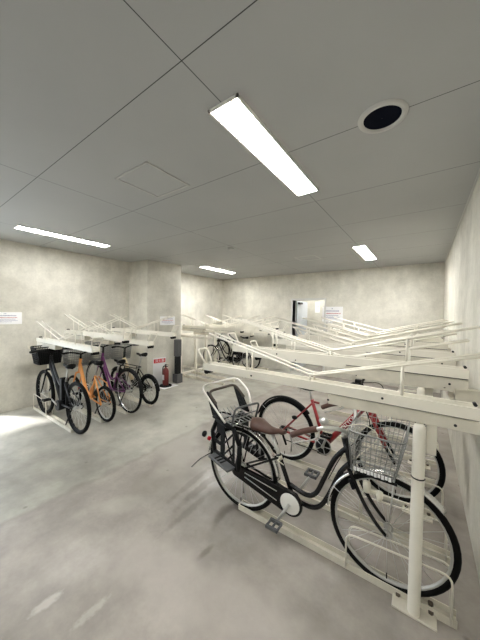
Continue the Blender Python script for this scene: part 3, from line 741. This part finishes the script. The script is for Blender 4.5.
# ---- generic bicycle for the far ones ---------------------------------------
def bicycle(label, loc, rz, R, wb, mf, frame, seat, grips, bb, head, basket_m=None, fender=None, ring=.085, tr=.022, rim='alu', fork_m=None, tilt=0, saddle_m='plastic', ang=200, basket_solid=False, rack=False):
    b = thing('bicycle', label, 'bicycle', loc, rz)
    if tilt: b.rotation_euler = (0, -tilt, rz)
    (hx0, hz0), (hx1, hz1) = head
    g = G()
    for pts, r in frame: g.tube(smooth_path([(p[0], 0, p[1]) for p in pts]) if len(pts) > 2 else [(p[0], 0, p[1]) for p in pts], r, 10)
    g.cyl((hx0, 0, hz0), (hx1, 0, hz1), .02, 12); g.cyl((bb[0], -.036, bb[1]), (bb[0], .036, bb[1]), .024, 12)
    sx, sz = seat['clamp']; g.tube([(bb[0], 0, bb[1]), (sx, 0, sz)], .016, 10)
    for s in (-1, 1):
        g.tube([(bb[0], s * .03, bb[1]), (0, s * .06, R)], .01, 8); g.tube([(sx, s * .018, sz - .03), (0, s * .06, R)], .008, 8)
    g.obj('frame', M[mf], b)
    xm = seat['x'] ; G().tube([(sx, 0, sz), (xm + .13, 0, seat['z'] - .05)], .013, 10).obj('seat_post', M['alu'], b)
    saddle(b, xm, xm + .27, seat['z'], M[saddle_m], .075)
    fork(b, (hx1 + .004, hz1 - .01), (wb, R), M[fork_m or mf], .02, .012)
    wheel(b, 'front_wheel', wb, R, tr, M[rim], 24); wheel(b, 'rear_wheel', 0, R, tr, M[rim], 24)
    if fender: mudguard(b, wb, R, 40, 175, M[fender], 'front_mudguard'); mudguard(b, 0, R, 5, 175, M[fender], 'rear_mudguard')
    crankset(b, bb, math.radians(ang), ring, M['dgrey'], .165, M['plastic'])
    gx, gz = grips
    handlebar(b, [(hx0 - .01, 0, gz - .04), (hx0 - .01, .10, gz - .01), (gx + .05, .18, gz), (gx, .26, gz)], [(gx + .045, .17, gz), (gx - .005, .265, gz)], [(hx0, 0, hz0 - .01), (hx0 - .01, 0, gz - .04)], M['plastic'], M['plastic'])
    G().prism([(0, R + .04), (bb[0], bb[1] + .09), (bb[0] + .06, bb[1] + .03), (bb[0], bb[1] - .06), (0, R - .035)], -.062, -.048).obj('chain_guard', M['plastic'], b, bevel=.004)
    if basket_m:
        basket(b, hx0 + .035, hx0 + .285, .14, .175, hz0 - .13, hz0 + .12 + (0 if basket_solid else .06), M[basket_m], .0036, 10, 9, .04, basket_solid)
    if rack:
        g = G(); z = 2 * R + .06
        g.tube(fillet([(.25, -.05, z), (-.25, -.06, z), (-.25, .06, z), (.25, .05, z)], .03), .006, 6)
        for s in (-1, 1): g.tube([(0, s * .065, R), (-.12, s * .06, z)], .005, 6)
        g.obj('rear_carrier', M['plastic'], b)
    G().tube([(0, .07, R), (.06, .09, .20), (.10, .10, .12)], .008, 6).obj('kickstand', M['plastic'], b)
    cable([(gx + .08, -.15, gz), (gx + .22, -.1, gz - .01), (hx0 + .08, -.02, hz0 - .03), (hx1 + .03, -.04, hz1 - .06)]).obj('brake_cable', M['plastic'], b)
    return b

# black electric bicycle, first on the left
e = bicycle('black electric bicycle with black front basket, first on the left rack', (-3.60, 1.49, .018), PI, .335, 1.10, 'dgrey',
            [([(.46, .29), (.86, .80)], .031), ([(.36, .60), (.55, .55), (.84, .86)], .017)], dict(clamp=(.345, .62), x=.14, z=.865), (.80, 1.0), (.46, .29), ((.845, .92), (.89, .72)),
            'plastic', None, .08, .024, 'plastic', 'black', basket_solid=True, rack=False)
G().box(.355, .425, -.045, .045, .36, .66, Matrix.Translation((.02, 0, 0)) @ Matrix.Shear('XZ', 4, (0, 0)) ).obj('battery', M['plastic'], e, bevel=.01)
G().cyl((.46, -.07, .28), (.46, .07, .28), .07, 20).obj('motor', M['plastic'], e)
G().cyl((.08, -.07, .58), (.08, -.05, .58), .02, 12).obj('side_reflector', M['redglass'], e)
# orange compact bicycle
o2 = bicycle('orange compact bicycle, second on the left rack', (-3.68, 1.89, .018), PI, .255, 1.02, 'orange',
             [([(.42, .27), (.58, .33), (.80, .72)], .027), ([(.33, .50), (.45, .36), (.42, .27)], .014)], dict(clamp=(.29, .62), x=.12, z=.84), (.74, .93), (.42, .27), ((.775, .82), (.825, .60)),
             'wire', None, .07, .023, 'alu', 'orange')
G().tube([(0, -.07, .25), (.10, -.07, .52), (.27, -.03, .60)], .009, 8).tube([(0, .07, .25), (.10, .07, .52), (.27, .03, .60)], .009, 8).obj('seat_stays', M['orange'], o2)
G().prism([(.0, .33), (.2, .34), (.42, .39), (.48, .3), (.42, .2), (0, .22)], -.075, -.065).obj('dress_guard', M['plastic'], o2, bevel=.004)
# purple city bicycle
bicycle('dark purple bicycle with large wheels, third on the left rack between orange and small-wheeled ones', (-3.72, 2.27, .018), PI, .340, 1.05, 'purple',
        [([(.44, .28), (.56, .32), (.81, .72)], .019), ([(.35, .50), (.55, .47), (.79, .80)], .015)], dict(clamp=(.33, .58), x=.14, z=.80), (.70, 1.0), (.44, .28), ((.785, .86), (.84, .66)),
        'wire', 'plastic', .085, .019, 'fender', 'purple', ang=160, rack=True)
# small wheeled folding bicycle
bicycle('small-wheeled black bicycle with a tan down tube, fourth on the left rack beside the column', (-3.78, 2.68, .018), PI, .25, .98, 'black',
        [([(.42, .27), (.55, .36), (.76, .66)], .02)], dict(clamp=(.30, .58), x=.09, z=.86), (.70, .94), (.42, .27), ((.745, .82), (.80, .58)),
        'wire', 'plastic', .07, .026, 'plastic', 'black')
last = [o for o in COL.objects if o.get('label', '').startswith('small-wheeled')][0]
G().tube([(.50, 0, .345), (.77, 0, .70)], .036, 12).obj('down_tube', M['tan'], last)
# two dark bicycles in the recess
bicycle('dark bicycle in the recess, the one nearer to the column', (-3.90, 5.60, .018), PI, .325, 1.06, 'black',
        [([(.44, .28), (.56, .32), (.81, .72)], .017), ([(.35, .50), (.55, .47), (.79, .80)], .015)], dict(clamp=(.33, .60), x=.14, z=.84), (.70, .98), (.44, .28), ((.785, .88), (.84, .66)),
        None, 'fender', .085, .019, 'alu', 'black', rack=True)
bicycle('dark bicycle in the recess, the one nearer to the back wall', (-3.92, 6.0, .03), PI, .325, 1.06, 'dgrey',
        [([(.44, .28), (.80, .76)], .018), ([(.34, .62), (.79, .83)], .015)], dict(clamp=(.33, .64), x=.14, z=.88), (.70, 1.04), (.44, .28), ((.785, .90), (.84, .68)),
        None, 'plastic', .085, .020, 'alu', 'black', ang=150, tilt=.1)

# ------------------------------------------------------------------ light, world, camera
wd = bpy.data.worlds.new('daylight'); SC.world = wd; wd.use_nodes = True
bg = wd.node_tree.nodes['Background']; bg.inputs['Color'].default_value = (.80, .90, 1.0, 1); bg.inputs['Strength'].default_value = 2.5

sun = bpy.data.lights.new('sun', 'SUN'); so = bpy.data.objects.new('sun', sun); COL.objects.link(so)
sun.energy = 5.5; sun.angle = math.radians(6); sun.color = (1.0, .99, 1.0)
so.rotation_euler = Vector((.50, .30, -1)).to_track_quat('-Z', 'Y').to_euler()
cam = bpy.data.cameras.new('camera'); co = bpy.data.objects.new('camera', cam); COL.objects.link(co)
cam.sensor_fit = 'HORIZONTAL'; cam.sensor_width = 36; cam.lens = 36 * 259.2 / 480; cam.clip_start = .02
MM = ((0.815085, -0.026794, -0.578722), (0.579202, 0.015722, 0.815033), (0.012740, 0.999517, -0.028334))
r = Vector((MM[0][0], MM[1][0], MM[2][0])); u = Vector((MM[0][1], MM[1][1], MM[2][1])); f = Vector((MM[0][2], MM[1][2], MM[2][2]))
mw = Matrix(((r.x, u.x, -f.x, 0), (r.y, u.y, -f.y, 0), (r.z, u.z, -f.z, 1.6), (0, 0, 0, 1)))
co.matrix_world = mw
SC.camera = co
SC.view_settings.view_transform = 'Standard'; SC.view_settings.look = 'None'; SC.view_settings.gamma = 1
SC.view_settings.exposure = 1.0
try: SC.view_settings.use_curve_mapping = False
except Exception: pass
